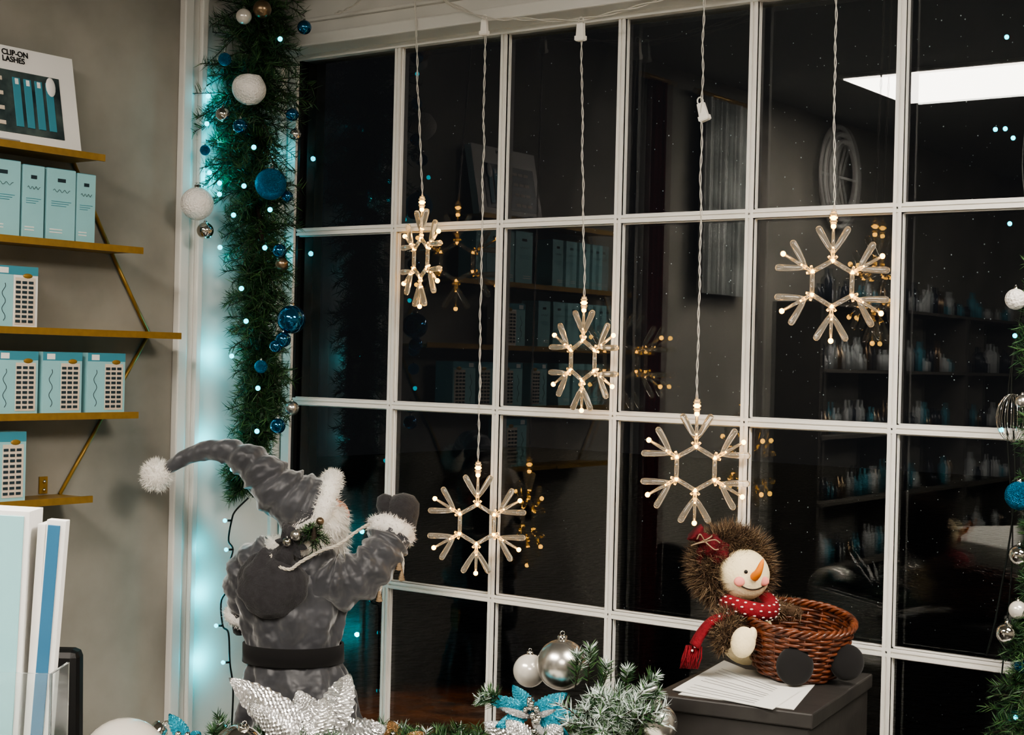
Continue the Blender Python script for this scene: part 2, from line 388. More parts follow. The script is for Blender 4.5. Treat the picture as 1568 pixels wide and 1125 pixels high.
for a,v,r,m,d in [(378,30,12,M_opearl,-20),(405,18,14,M_obronze,-15),(387,140,25,M_owhite,-20),(466,40,11,M_oblue,10),(347,179,11,M_osilver,-25),(373,197,11,M_oblue,-25),(448,175,10,M_oblue,5),(453,205,9,M_osilver,5),(417,283,24,M_oblueg,-10),(307,314,25,M_owhite,-20),(317,354,13,M_osilver,-10),(429,384,11,M_oblue,0),(432,404,10,M_obronze,2),(447,489,22,M_oblue,0),(435,520,12,M_oblue,-5),(424,530,10,M_oblue,-5),(402,561,10,M_oblueg,-10),(447,625,11,M_osatin,5),(426,652,12,M_oblue,0),(349,95,10,M_oblueg,-20),(315,230,8,M_oblueg,0),(440,300,9,M_oblue,5)]:
    if m is M_owhite and v==140:
        c=G(a,v,d); rr=r/691.6
        b.sphere(c,(rr,rr,rr*1.04),m,28,20,disp=lambda n:1+.06*math.cos(3*n.z)+.12*noise.noise(n*1.5)-.18*max(0,n.z-.85)/.15)
        b.tube([c+Vector((-.004,0,rr*.9)),c+Vector((-.005,0,rr*1.25))],.0015,M_stem,5)
    else: ornament(b,G(a,v,d),r/691.6,m)
b.build('ornaments',Groot,YAW,parent=gar)
b=MB(); leds=[(315,143,25),(312,185,30),(318,262,20),(340,282,-15),(378,287,-20),(416,322,-10),(338,298,-5),(372,442,-8),(380,492,-14),(398,594,-14),(349,98,-20),(315,230,20),(336,378,10),(352,545,20),(408,380,-10),(360,330,-8),(395,230,-32),(430,60,0),(352,720,25),(395,660,-5)]
for a,v,d in leds: b.sphere(G(a,v,d),.0056,M_ledb,8,6)
b.build('fairy_lights',Groot,YAW,parent=gar)
ST=[(376,765),(356,785),(350,800),(343,832),(352,845),(345,876),(352,900),(332,925),(334,965),(345,975),(347,1020),(352,1060),(350,1120)]
b=MB(); pts=smooth([G(a,v,42 if a<345 else 30) for a,v in ST],6); b.tube(pts,.0022,M_cord,5)
for i,(a,v) in enumerate(ST[1:]):
    if i%2:
        p=G(a-6,v,40 if a<345 else 28); b.tube([G(a,v,40 if a<345 else 30),p],.0026,M_cord,5); b.sphere(p+Vector((-.006,0,0)),.0048,M_ledb,8,6)
b.build('light_string',Groot,YAW,parent=gar)
def plight(name,loc,e,c,r=.01,parent=None):
    l=bpy.data.lights.new(name,'POINT'); l.energy=e; l.color=c; l.shadow_soft_size=r
    o=bpy.data.objects.new(name,l); col.objects.link(o); o.location=loc
    if parent: o.parent=parent
    return o
CY=(.0,.60,.74)
for y,z,e in [(-.26,2.08,.7),(-.255,1.99,.5),(-.26,1.90,.8),(-.22,1.72,.18),(-.235,1.50,1.0),(-.25,1.30,.9),(-.26,1.06,.4),(-.25,.955,1.2),(-.25,.80,1.2),(-.05,1.75,.2),(-.05,1.98,.2)]:
    plight('fairy_glow',(XW+.042,y,z),e*.33,CY,.006,gar)

gar2=empty('christmas_garland.001')
b=MB(); path=smooth([(1.50,-.11,1.74),(1.505,-.11,1.6),(1.51,-.12,1.4),(1.50,-.12,1.2),(1.50,-.12,1.05),(1.49,-.12,.93),(1.48,-.12,.8)],12); rad=smoothr([.02,.05,.05,.03,.045,.075,.08],12)
b.tube(path,.003,M_cord,6)
for i,p in enumerate(path):
    for q in range(5):
        th=random.random()*2*pi; b.twig(p,(math.cos(th),math.sin(th),random.uniform(-.6,.6)),rad[i]*random.uniform(.6,1.1),40,.026,[M_n1,M_n2,M_n3],.0018,M_stem)
b.tube(smooth([(1.455,-.08,2.21),(1.46,-.09,2.0),(1.45,-.09,1.85),(1.47,-.1,1.7),(1.445,-.1,1.5),(1.455,-.1,1.3),(1.43,-.1,1.1),(1.41,-.09,1.02)],6),.0017,M_cord,5)
b.tube(smooth([(1.46,-.08,1.65),(1.435,-.09,1.45),(1.45,-.09,1.2),(1.43,-.09,.9)],6),.0014,M_cord,5)
b.build('pine_branches',parent=gar2)
b=MB(); G2=Grid(1560,700,918); g2root=(1.457,-.12,1.345)
for a,v,r,m in [(1556,445,16,M_owhite),(1562,742,22,M_oblueg),(1562,832,16,M_osilver),(1543,950,16,M_osilver),(1560,915,14,M_opearl),(1566,1000,12,M_oblue),(1566,600,11,M_osatin)]:
    ornament(b,G2(a,v,-25),r/918,m)
c=G2(1556,625,-10)
for k in range(8): b.tube([c+Vector((.026*math.cos(t)*math.cos(k*pi/8),.026*math.cos(t)*math.sin(k*pi/8),.040*math.sin(t))) for t in [j*pi/12 for j in range(24)]],.0005,M_osilver,4,True)
b.build('ornaments',g2root,YAW,parent=gar2)
b=MB()
for a,v in [(1545,47),(1528,187),(1543,186),(1555,200),(1538,643),(1550,330),(1558,500),(1560,1080)]: b.sphere(G2(a,v,-15),.0040,M_ledb,8,6)
b.build('fairy_lights',g2root,YAW,parent=gar2)

# ------------------------------------------------------------------ snowflake curtain lights
def snowflake(b,c,e,R=.108):
    e=Vector(e).normalized(); up=Vector((0,0,1)); c=Vector(c)
    P=lambda r,th,dl=0: c+(e*math.sin(th)+up*math.cos(th))*r+(e*math.cos(th)-up*math.sin(th))*dl
    hexr=R*.385
    for k in range(6):
        th=k*pi/3; th2=th+pi/3
        b.tube([P(hexr,th),P(hexr,th2)],R*.040,M_acr,10)
        b.tube([P(hexr,th),P(R*.94,th)],[R*.036,R*.024],M_acr,10)
        fk=R*.52
        for sg in (-1,1):
            b.tube([P(fk,th),P(R*.62,th,sg*R*.07),P(R*.76,th,sg*R*.155),P(R*.9,th,sg*R*.235),P(R*.94,th,sg*R*.26),P(R*.955,th,sg*R*.268)],[R*.036,R*.047,R*.056,R*.060,R*.046,R*.012],M_acr,12)
            b.tube([P(hexr*.98,th,sg*.0),P(R*.46,th,sg*R*.075)],[R*.03,R*.022],M_acr,8)
        b.sphere(P(R*.96,th),R*.046,M_led,8,6)
        b.sphere(P(hexr,th),R*.036,M_led,8,6)
        b.sphere(P(R*.60,th),R*.018,M_led,8,6)
    b.tube([P(R*.98,0),P(R*1.22,0)],R*.05,M_acr,10)
    for q in range(3): b.tube([P(R*(1.03+.06*q),0),P(R*(1.055+.06*q),0)],R*.068,M_acr,10)
    b.sphere(P(R*1.10,0),R*.035,M_led,8,6)
FL=[((.122,-.064,1.723),36.2-63,.111),((.317,-.093,1.155),36.2,.108),((.561,-.072,1.506),36.2-50,.106),((.840,-.093,1.304),36.2,.109),((1.112,-.093,1.655),36.2,.108)]
cl=empty('snowflake_curtain_lights')
for i,(c,an,R) in enumerate(FL):
    b=MB(); an=math.radians(an); snowflake(b,c,(math.cos(an),math.sin(an),0),R); b.build('snowflake_%d'%(i+1),parent=cl)
b=MB()
def twisted(p0,p1,amp=.0016,pitch=.06,r=.0010,seed=0):
    p0=Vector(p0);p1=Vector(p1); L=(p1-p0).length; n=max(8,int(L/.006)); d=(p1-p0).normalized(); a=d.orthogonal().normalized(); c=d.cross(a)
    for ph in (0,pi):
        pts=[]
        for i in range(n+1):
            t=i/n; w=2*pi*t*L/pitch+ph+1.5*noise.noise(Vector((t*L*9,seed,0)))
            pts.append(p0+(p1-p0)*t+(a*math.cos(w)+c*math.sin(w))*amp+a*.0028*noise.noise(Vector((t*L*14,seed+5,0))))
        b.tube(pts,r,M_wire,5)
topz=[2.42,2.205,2.16,2.225,2.42]
for i,(c,an,R) in enumerate(FL):
    yy=-.105 if i in (1,2,3) else -.118
    twisted((c[0],yy,topz[i]),(c[0],c[1],c[2]+R*1.22),seed=i*3.1)
W=[(-.10,-.118,2.275),(-.05,-.118,2.285),(.06,-.118,2.335),(.17,-.118,2.29),(.315,-.118,2.222),(.42,-.12,2.205),(.561,-.12,2.188),(.70,-.12,2.198),(.80,-.12,2.215),(.84,-.12,2.236),(.93,-.12,2.30),(1.1,-.118,2.37)]
W=smooth(W,5)
for ph in (0,pi):
    pts=[]
    for i,p in enumerate(W): pts.append(p+Vector((0,math.cos(i*1.3+ph)*.002,math.sin(i*1.3+ph)*.0026)))
    b.tube(smooth(pts,2),.0014,M_wire,5)
b.tube(smooth([(.06,-.118,2.335),(.15,-.12,2.31),(.24,-.12,2.25),(.30,-.12,2.228)],5),.0013,M_wire,5)
b.tube(smooth([(.06,-.118,2.335),(.0,-.12,2.31),(-.06,-.12,2.33),(-.09,-.12,2.40)],5),.0013,M_wire,5)
b.build('twisted_wires',parent=cl)
b=MB()
def clip(c,R=None,s=1):
    R=R or Matrix.Identity(3); c=Vector(c)
    b.box(c,(.012*s,.008*s,.024*s),M_plastic,R,taper=.8)
    b.box(c+R@Vector((0,0,-.008*s)),(.014*s,.010*s,.006*s),M_plastic,R)
    b.tube([c+R@Vector((.004*s*math.cos(t),0,.015*s+.005*s*math.sin(t))) for t in [k*pi/5 for k in range(10)]],.0012*s,M_plastic,5,True)
clip((.317,-.108,2.200),None,1.35); clip((.561,-.108,2.165),None,1.5); clip((.84,-.12,2.238),Matrix.Rotation(.9,3,'Y'),1.5); clip((.840,-.098,1.985),Matrix.Rotation(-.3,3,'Y'),1.5)
b.build('wire_clips',parent=cl,bevel=.001)

# ------------------------------------------------------------------ Santa
S=Grid(455,900,730); Sroot=(.025,-.329,1.014); K=1/730
san=empty('santa_figure',Sroot,YAW)
b=MB()
prof=[(838,446,34,26),(850,442,55,38),(866,440,74,46),(890,442,82,52),(925,446,80,54),(960,449,74,52),(985,450,70,50),(998,450,70,50),(1012,451,72,52),(1040,456,80,60),(1080,458,88,68),(1120,460,96,74),(1150,460,100,78)]
vs=[];fs=[];n=96;rows=[]
for j in range(len(prof)*6-5):
    t=j/6; i=min(int(t),len(prof)-2); q=t-i; A,B=prof[i],prof[i+1]; rows.append([A[k]*(1-q)+B[k]*q for k in range(4)])
for v,u,hx,hy in rows:
    for k in range(n):
        th=2*pi*k/n
        near=min(1,abs(v-998)/60)
        fold=.10*min(1,max(0,(v-1000)/70))*math.sin(th*11+.8*math.sin(th*2)) if v>1005 else .05*math.sin(th*9+v*.035)*max(0,1-abs(v-955)/45)
        w=1+fold+.10*near*noise.noise(Vector((math.cos(th)*2.5,math.sin(th)*2.5,v*.028)))+.06*noise.noise(Vector((math.cos(th)*6,math.sin(th)*6,v*.06)))
        vs.append(S(u+hx*math.cos(th)*w,v,hy*math.sin(th)*w))
for j in range(len(rows)-1):
    for k in range(n): l=(k+1)%n; fs.append((j*n+k,(j+1)*n+k,(j+1)*n+l,j*n+l))
fs.append(tuple(range(n))); b.add(vs,fs,M_velvet)
f0=len(b.f); b.tube([S(460+100*math.cos(t),1152,78*math.sin(t)) for t in [k*2*pi/40 for k in range(40)]],14*K,M_furw,10,True); b.fur(f0,len(b.f),1500,.012,.002,M_furw)
bv=[];bf=[]
for j,(v,o) in enumerate([(984,1.04),(984,1.09),(1012,1.10),(1012,1.04)]):
    for k in range(48): th=2*pi*k/48; bv.append(S(450+71*o*math.cos(th),v+1.5*math.cos(th),51*o*math.sin(th)*1.04))
for j in range(3):
    for k in range(48): l=(k+1)%48; bf.append((j*48+k,(j+1)*48+k,(j+1)*48+l,j*48+l))
b.add(bv,bf,M_blackf)
b.box(S(470,998,58),(44*K,.006,38*K),M_gold)
for sx in (-1,1):
    b.tube([S(460+sx*38,1140,0),S(460+sx*38,1190,0),S(460+sx*38,1212,0)],[30*K,28*K,27*K],M_velvetd,16)
    b.tube([S(460+sx*38,1195,0),S(460+sx*38,1225,0)],[33*K,31*K],M_blackf,16)
    b.sphere(S(460+sx*38,1216,16),(28*K,48*K,14*K),M_blackf,20,12)
wr=lambda i,th:1+.11*math.sin(i*1.3+2*math.sin(th))+.06*math.sin(th*4+i*.9)
b.tube(smooth([S(415,858,0),S(388,868,2),S(374,890,0),S(372,920,10),S(374,938,25)],7),smoothr([36*K,35*K,29*K,24*K,21*K],7),M_velvet,26,wr=wr)
arm=smooth([S(478,872,0),S(510,890,-5),S(545,885,-5),S(575,862,5),S(590,838,22),S(596,826,32)],7)
b.tube(arm,smoothr([40*K,42*K,38*K,34*K,32*K,30*K],7),M_velvet,28,wr=wr)
def furring(c,axis,r,tr,n=900,L=.010):
    R=rotto(axis); f0=len(b.f); c=Vector(c)
    b.tube([c+R@Vector((r*math.cos(t),r*math.sin(t),0)) for t in [k*2*pi/32 for k in range(32)]],tr,M_furw,12,True,wr=lambda i,th:1+.1*math.sin(i*2.1))
    b.fur(f0,len(b.f),n,L,.0016,M_furw,.6)
furring(S(597,817,38),(.35,.55,1),24*K,14*K,1300)
furring(S(366,944,30),(-.1,.6,-1),16*K,11*K,700)
def mitten(c,R,s,m):
    c=Vector(c)
    b.tube([c+R@(Vector(p)*s) for p in [(0,0,-.5),(0,0,0),(.02,0,.35),(.04,0,.62),(.04,0,.80),(.04,0,.87)]],[.36*s,.42*s,.46*s,.44*s,.29*s,.06*s],m,20,flat=1)
    b.tube([c+R@(Vector(p)*s) for p in [(-.1,0,.0),(-.32,0,.3),(-.46,0,.58),(-.50,0,.76),(-.50,0,.83)]],[.22*s,.27*s,.27*s,.19*s,.04*s],m,14)
mitten(S(612,808,48),Matrix.Rotation(.02,3,'Y'),.078,M_felt)
mitten(S(360,958,40),Matrix.Rotation(pi-.2,3,'Y'),.035,M_felt)
hc=S(487,792,6)
b.sphere(hc,(40*K,40*K,42*K),M_skin,24,16)
f0=len(b.f); b.sphere(hc+Vector((.002,-.004,-.006)),(42*K,42*K,38*K),M_furw,24,16); b.sphere(hc+Vector((.028,.022,-.045)),(.034,.032,.055),M_furw,20,14); b.fur(f0,len(b.f),2600,.02,.002,M_furw,.5,1.0)
fd=Vector((.62,.78,.05)).normalized()
b.sphere(hc+fd*.05+Vector((0,0,.004)),(.030,.026,.028),M_skin,16,12); b.sphere(hc+fd*.081+Vector((0,0,0)),.010,M_pink,12,8)
for sg in (-1,1):
    sdv=Vector((fd.y,-fd.x,0))*sg; b.sphere(hc+fd*.070+sdv*.013+Vector((0,0,.014)),.004,M_black,8,6); b.sphere(hc+fd*.066+sdv*.018-Vector((0,0,.002)),.008,M_pink,10,8)
    b.tube([hc+fd*.074+Vector((0,0,-.010)),hc+fd*.072+sdv*.015-Vector((0,0,.013)),hc+fd*.062+sdv*.03-Vector((0,0,.02))],[.008,.007,.002],M_furw,8)
hp=smooth([S(494,778,8),S(470,772,4),S(445,762,0),S(420,742,-3),S(398,718,-5),S(372,700,-5),S(345,690,-3),S(315,690,0),S(285,700,2),S(262,714,3),S(248,724,3)],9)
hr=smoothr([44*K,45*K,43*K,37*K,31*K,24*K,18*K,15*K,12*K,10*K,7*K],9)
b.tube(hp,hr,M_velvet,40,wr=lambda i,th:1+(.10*math.sin(i*.62+2.2*math.sin(th+.5))+.05*math.sin(i*1.3+th*2))*min(1,i/22)*(1 if i<55 else .4))
f0=len(b.f); b.sphere(S(240,728,3),(21*K,20*K,22*K),M_furw,18,12); b.fur(f0,len(b.f),1500,.012,.0016,M_furw,.5)
furring(S(495,774,8),(-.9,-.15,.30),42*K,14*K,2600,.011)
furring(S(458,834,0),(0,0,1),38*K,11*K,1300,.01)
sk=S(425,888,-48)
b.sphere(sk,(53*K,32*K,51*K),M_felt,48,32,disp=lambda n:1+.12*noise.noise(n*2.4)+.07*math.sin(9*math.atan2(n.x,-n.y+.3))*max(0,n.z)**1.0)
b.tube([S(440,852,-48),S(448,835,-46),S(455,818,-44),S(462,806,-42)],[22*K,13*K,17*K,24*K],M_felt,18,wr=lambda i,th:1+.12*math.sin(6*th))
for q in range(7):
    a=-.6+q*.35; b.petal(S(455,826,-52),(math.sin(a*2.2),-.5,math.cos(a*2.2)),(0,-1,.2),.035,.022,M_velvetd,.3,3,.0005)
for q in range(26): b.twig(S(487,812,-50),(random.gauss(.0,.8),random.gauss(-.4,.5),random.gauss(.1,.9)),.034,28,.016,[M_n1,M_n3,M_n2],.0014,M_stem)
for k in range(8):
    b.lathe([(.002,-.004),(.009-.0008*k,0),(.006-.0006*k,.004),(.001,.005)],S(490,812,-66)+Vector((0,0,-.012+.0035*k)),M_stem,10,disp=lambda th,z:1+.18*math.sin(5*th))
ornament(b,S(463,812,-64),9*K,M_osatin); ornament(b,S(450,822,-66),7*K,M_osilver); ornament(b,S(498,792,-56),6*K,M_obronze)
def rope(pts,r=.0022):
    pts=smooth(pts,8)
    for ph in (0,2*pi/3,4*pi/3):
        q=[]
        for i,p in enumerate(pts):
            t=(pts[min(i+1,len(pts)-1)]-pts[max(i-1,0)]).normalized(); a=t.orthogonal().normalized(); c=t.cross(a)
            q.append(p+(a*math.cos(i*.9+ph)+c*math.sin(i*.9+ph))*r)
        b.tube(q,r*.85,M_rope,6)
rope([S(425,842,-60),S(435,856,-70),S(455,862,-72),S(470,852,-66),S(500,836,-58),S(525,828,-48),S(548,812,-25),S(566,802,0)],.0022)
rope([S(612,840,10),S(618,860,5),S(616,885,5)],.0018); rope([S(592,868,-15),S(586,895,-12),S(583,912,-12)],.0018)
for c in (S(616,882,0),S(583,912,-14),S(612,866,0)):
    for k in range(6): b.lathe([(.001,-.003),(.0085-.0011*k,0),(.005-.0006*k,.003),(.0005,.004)],c+Vector((0,0,-.008+.0035*k)),M_furb2,9,disp=lambda th,z:1+.2*math.sin(5*th))
b.build('figure_body',parent=san)

# ------------------------------------------------------------------ cabinet + paper
A=Vector((1.04,-.318)); ang=math.radians(9.1); ex=Vector((math.cos(ang),math.sin(ang))); ey=Vector((math.sin(ang),-math.cos(ang))); Lx,Ly=.25,.35
cc=A+ex*Lx/2+ey*Ly/2
b=MB(); b.box((0,0,.4885),(Lx-.012,Ly-.012,.977),M_cab); b.box((0,0,.9885),(Lx,Ly,.023),M_cab); b.box((0,-Ly/2,.5),(Lx*.86,.012,.86),M_cab); b.tube([(-.08,-Ly/2-.016,.80),(.08,-Ly/2-.016,.80)],.004,M_gold,8); b.box((0,0,.03),(Lx+.004,Ly+.004,.05),M_cab)
b.build('display_cabinet',(cc.x,cc.y,0),ang,bevel=.0025)
b=MB()
q=[(1.053,-.357),(1.109,-.626),(1.288,-.644),(1.262,-.50)]
def sheet(q,z):
    b.add([(x,y,z) for x,y in q],[(0,1,2,3)],M_paper,False); b.add([(x,y,z-.0008) for x,y in q],[(3,2,1,0)],M_paper,False)
sheet(q,1.0022); sheet([(1.085,-.40),(1.13,-.645),(1.31,-.62),(1.24,-.38)],1.0012)
for k in range(12):
    t0=.08+k*.07; p0=Vector(q[1]).lerp(Vector(q[2]),.1).lerp(Vector(q[0]).lerp(Vector(q[3]),.1),t0); p1=Vector(q[1]).lerp(Vector(q[2]),.8).lerp(Vector(q[0]).lerp(Vector(q[3]),.8),t0)
    if k%4!=3: b.add([(p0.x,p0.y,1.0026),(p1.x,p1.y,1.0026),(p1.x,p1.y+.0025,1.0026),(p0.x,p0.y+.0025,1.0026)],[(0,1,2,3)],M_ink,False)
b.build('paper_sheets')

# ------------------------------------------------------------------ snowman with basket
N=Grid(1215,1040,947); k9=1/947
sn=empty('snowman_basket',(1.201,-.398,1.0072),YAW)
b=MB()
tilt=Matrix.Rotation(math.radians(9),3,'X')@Matrix.Rotation(math.radians(2.5),3,'Y')
bc=N(1217,1046,0)+Vector((0,0,.014))
BH=.080
def br(t): return .064+.022*t**.8
NS=22
for row in range(17):
    t=row/16; rr=br(t)
    b.tube([bc+tilt@Vector(((rr+.0024*math.sin(NS/2*th+pi*(row%2)))*math.cos(th),(rr+.0024*math.sin(NS/2*th+pi*(row%2)))*math.sin(th),BH*t)) for th in [i*2*pi/88 for i in range(88)]],.0031,M_wick,6,True)
for k in range(NS):
    th=2*pi*k/NS+.07; b.tube([bc+tilt@Vector((br(t)*math.cos(th),br(t)*math.sin(th),BH*t)) for t in (0,.25,.5,.75,1)],.0026,M_wick,6)
for ph in (0,2*pi/3,4*pi/3):
    b.tube([bc+tilt@Vector(((br(1)+.004*math.cos(14*th+ph))*math.cos(th),(br(1)+.004*math.cos(14*th+ph))*math.sin(th),BH+.005+.004*math.sin(14*th+ph))) for th in [i*2*pi/168 for i in range(168)]],.0032,M_wick,6,True)
b.lathe([(.0001,0),(.062,0),(.062,.003),(.0001,.003)],bc,M_wick,32,tilt)
for a,v,d,r in [(1203,1014,-80,28),(1284,1012,-62,26)]:
    b.sphere(N(a,v,d),(r*k9,r*.45*k9,r*k9*1.05),M_blackf,24,16)
    b.tube([N(a,v,d+8),N(a-10,v+2,d+35)],.014,M_furb,12)
b.sphere(N(1150,990,40),(.045,.040,.048),M_cream,24,16)
hc=N(1140,892,18); Rh=Matrix.Rotation(math.radians(8),3,'Z')
b.sphere(hc,(.044,.040,.043),M_cream,32,22)
fd=lambda x,z: hc+Rh@Vector((x,-math.sqrt(max(0,1-(x/.044)**2-(z/.043)**2))*.040,z))
for x in (-.006,.018): b.sphere(fd(x,.010),.0032,M_black,10,8)
for x in (-.016,.026): b.sphere(fd(x,-.006),(.009,.0045,.008),M_pink,14,10)
b.tube(smooth([fd(x,-.019+14*(x-.008)**2)+Vector((0,-.0008,0)) for x in [-.012+.004*i for i in range(11)]],2),.0011,M_stem,5)
b.tube(smooth([fd(.008,.002),fd(.010,.006)+Vector((.002,-.014,.005)),fd(.010,.010)+Vector((.006,-.022,.016)),fd(.010,.010)+Vector((.008,-.024,.024))],3),smoothr([.0075,.0062,.004,.001],3),M_orange,10)
R=rotto((.28,-.95,.12)); f0=len(b.f); rc=hc+Vector((-.014,.010,.008))
b.tube([rc+R@Vector((.048*math.cos(t),.048*math.sin(t),0)) for t in [k*2*pi/30 for k in range(30)] ],.014,M_furb,10,True)
b.fur(f0,len(b.f),8500,.026,.0013,[M_furb,M_furb,M_furb2,M_furb3],.4)
f0=len(b.f); b.sphere(rc+Vector((-.012,.016,.002)),(.056,.040,.058),M_furb3,20,14); b.fur(f0,len(b.f),5500,.022,.0013,[M_furb,M_furb2,M_furb3,M_furb],.5)
# slouching red cap tip, gathered and tied with twine
cap=smooth([N(1104,862,22),N(1092,848,14),N(1080,838,8),N(1072,832,4),N(1064,824,2)],5)
b.tube(cap,smoothr([.022,.021,.012,.010,.016],5),M_redd,24,wr=lambda i,th:1+.12*math.sin(7*th+.4*i)+.08*math.sin(i*1.1))
b.sphere(N(1076,862,14),(.009,.009,.018),M_redd,20,14,disp=lambda n:1+.25*noise.noise(n*3))
b.tube([N(1079,836,6)+Vector((.0125*math.cos(t),.012*math.sin(t),.006*math.cos(t))) for t in [k*pi/10 for k in range(20)]],.0013,M_furb2,5,True)
for sx,sz in ((-1,-.2),(1,.3),(-.6,1),(.9,-.9)): b.tube(smooth([N(1079,838,-8),N(1079+14*sx,838-12*sz,-14),N(1079+22*sx,842-8*sz,-12)],5),.0011,M_furb2,5)
R=rotto((.1,-.25,1)); sc=N(1148,934,5)
pts=[sc+R@Vector((.036*math.cos(t),.034*math.sin(t),.003*math.sin(2*t))) for t in [k*2*pi/60 for k in range(60)]]
b.tube(pts,.0145,M_red,14,True)
for k in range(60):
    for th in (-.9,-.3,.4,1.0):
        o=(pts[k]-sc).normalized(); dd=(o*math.cos(th)+Vector((0,0,1))*math.sin(th)).normalized()
        if (k+int(th*3))%3==0: b.sphere(pts[k]+dd*.0142,(.0028,.0028,.0014),M_redw,6,4)
tail=smooth([N(1128,940,-15),N(1105,948,-30),N(1085,957,-32),N(1070,975,-30),N(1060,993,-30)],5)
b.tube(tail,[.011+.004*i/len(tail) for i in range(len(tail))],M_red,14,flat=.55)
for i,p in enumerate(tail[2::3]):
    for q in (-.007,0,.007): b.sphere(p+Vector((q*.6,-.0082,q*.9)),.0021,M_redw,6,4)
for k in range(60):
    s0=tail[-1]+Vector((random.uniform(-.013,.011),random.uniform(-.006,.006),0)); b.tube([s0,s0+Vector((-.004+random.uniform(-.004,.004),0,-.018)),s0+Vector((-.007+random.uniform(-.006,.006),0,-.036))],.0013,M_red,4)
f0=len(b.f); b.tube(smooth([N(1130,952,-5),N(1110,960,-28),N(1106,978,-38),N(1114,990,-40)],4),.018,M_furb,12); b.fur(f0,len(b.f),3600,.017,.0013,[M_furb,M_furb2,M_furb3],.5)
b.sphere(N(1129,982,-62),(.020,.015,.025),M_cream,20,14,R=Matrix.Rotation(.15,3,'Y')); b.sphere(N(1143,970,-64),(.007,.008,.012),M_cream,12,10)
f0=len(b.f); b.tube(smooth([N(1165,950,40),N(1210,952,70),N(1240,960,75)],4),.015,M_furb,12); b.fur(f0,len(b.f),900,.012,.0013,[M_furb,M_furb2],.5)
b.build('snowman_doll',parent=sn)

# ------------------------------------------------------------------ round display table + centrepiece
def rf(r,f): return (2.313+.807*r-.591*f, -2.708+.591*r+.807*f)
tx,ty=rf(-.15,2.12)
b=MB(); b.lathe([(.0001,.805),(.42,.805),(.43,.81),(.43,.825),(.42,.83),(.0001,.83)],(0,0,0),M_trim,64)
b.lathe([(.04,.03),(.03,.1),(.03,.78),(.08,.805)],(0,0,0),M_trim,24); b.lathe([(.0001,0),(.24,0),(.24,.015),(.05,.035),(.0001,.035)],(0,0,0),M_trim,48)
b.build('round_table',(tx,ty,0))
D=Grid(700,1100,1015); cp=empty('christmas_centerpiece',(.868,-.853,.96),YAW); kd=1/1015
b=MB()
b.box((-.02,-.05,-.079),(.70,.15,.098),M_card); b.box((-.02,-.05,-.028),(.68,.13,.004),M_stem)
b.build('planter_box',parent=cp,bevel=.004)
b=MB()
for i in range(150):
    x=random.uniform(-.36,.28); base=(x,random.uniform(-.10,.0),-.03)
    b.twig(base,(random.gauss(0,.5),random.gauss(-.1,.5),random.uniform(.1,.6)),random.uniform(.025,.045),44,.020,[M_n1,M_n2,M_n3],.0016,M_stem,tip=M_frost if random.random()<.3 else None)
for i in range(120):
    base=D(random.uniform(890,975),random.uniform(1065,1125),random.uniform(-110,-40))
    b.twig(base,(random.gauss(.1,.6),random.gauss(-.4,.4),random.uniform(.2,1)),random.uniform(.04,.065),46,.024,[M_n2,M_n3,M_n1,M_n2,M_frost],.0016,M_stem,tip=M_frost)
for (a,v) in [(905,975),(885,985),(925,1000),(1000,1020),(1005,1045),(960,1010),(745,1045),(735,1055)]:
    p=D(min(max(a-10,790),950),1080,-40); d=D(a,v,-55)-p
    for q in range(3): b.twig(p+d*(.35+.2*q),d+Vector((random.gauss(0,.01),0,0)),d.length*(.65-.2*q),50,.02,[M_n2,M_n3],.0015,M_stem,tip=M_frost)
b.build('pine_greenery',parent=cp)
b=MB()
ornament(b,D(861,1020,10),39*kd,M_osatin); ornament(b,D(812,1036,45),26*kd,M_opearl)
ornament(b,D(213,1146,-90),66*kd,M_opearl,up=(.6,.5,.6)); ornament(b,D(392,1116,-150),40*kd,M_osilver,up=(.2,-.3,1)); ornament(b,D(1000,1088,-85),29*kd,M_osatin); ornament(b,D(640,1155,-20),36*kd,M_osilver); ornament(b,D(930,1130,-90),34*kd,M_osatin)
b.tube(smooth([D(945,1062,-60),D(970,1052,-60),D(1001,1040,-60)],3),.004,M_glit,6)
b.build('ornament_balls',parent=cp)
def poin(b,c,tips,W,m,core=M_osilver,nrm=(0,-.8,.5),ribs=9):
    c=Vector(c)
    for tp in tips:
        d=Vector(tp)-c; b.petal(c,d,nrm,d.length,W*random.uniform(.9,1.1),m,.0,ribs)
    for k in range(6): b.sphere(c+Vector((random.gauss(0,.007),-.008,random.gauss(0,.007)+.004)),.005,core,8,6)
b=MB()
poin(b,D(495,1118,-70),[D(362,1026,-60),D(545,1016,-80),D(600,1094,-90),D(420,1090,-30),D(460,1050,-30),D(405,1160,-110),D(580,1165,-120)],.080,M_glit,ribs=14)
poin(b,D(484,1122,-84),[D(398,1056,-95),D(512,1046,-105),D(572,1122,-120),D(430,1150,-130)],.058,M_glit,ribs=11)
poin(b,D(815,1075,-50),[D(738,1055,-50),D(785,1045,-20),D(868,1052,-45),D(900,1085,-60),D(870,1110,-80),D(760,1095,-80)],.032,M_glitb)
poin(b,D(815,1085,-60),[D(765,1068,-70),D(850,1070,-75),D(830,1108,-85)],.014,M_glit)
poin(b,D(820,1122,-75),[D(742,1088,-80),D(775,1086,-75),D(860,1094,-85),D(905,1112,-85),D(720,1140,-90)],.050,M_glit)
poin(b,D(300,1120,-60),[D(270,1082,-50),D(320,1108,-60),D(290,1150,-80),D(340,1135,-70),D(262,1120,-60)],.030,M_glitb)
poin(b,D(615,1125,-50),[D(580,1105,-50),D(600,1092,-50),D(655,1108,-60),D(640,1145,-60)],.03,M_glitg)
b.build('poinsettia_flowers',parent=cp)

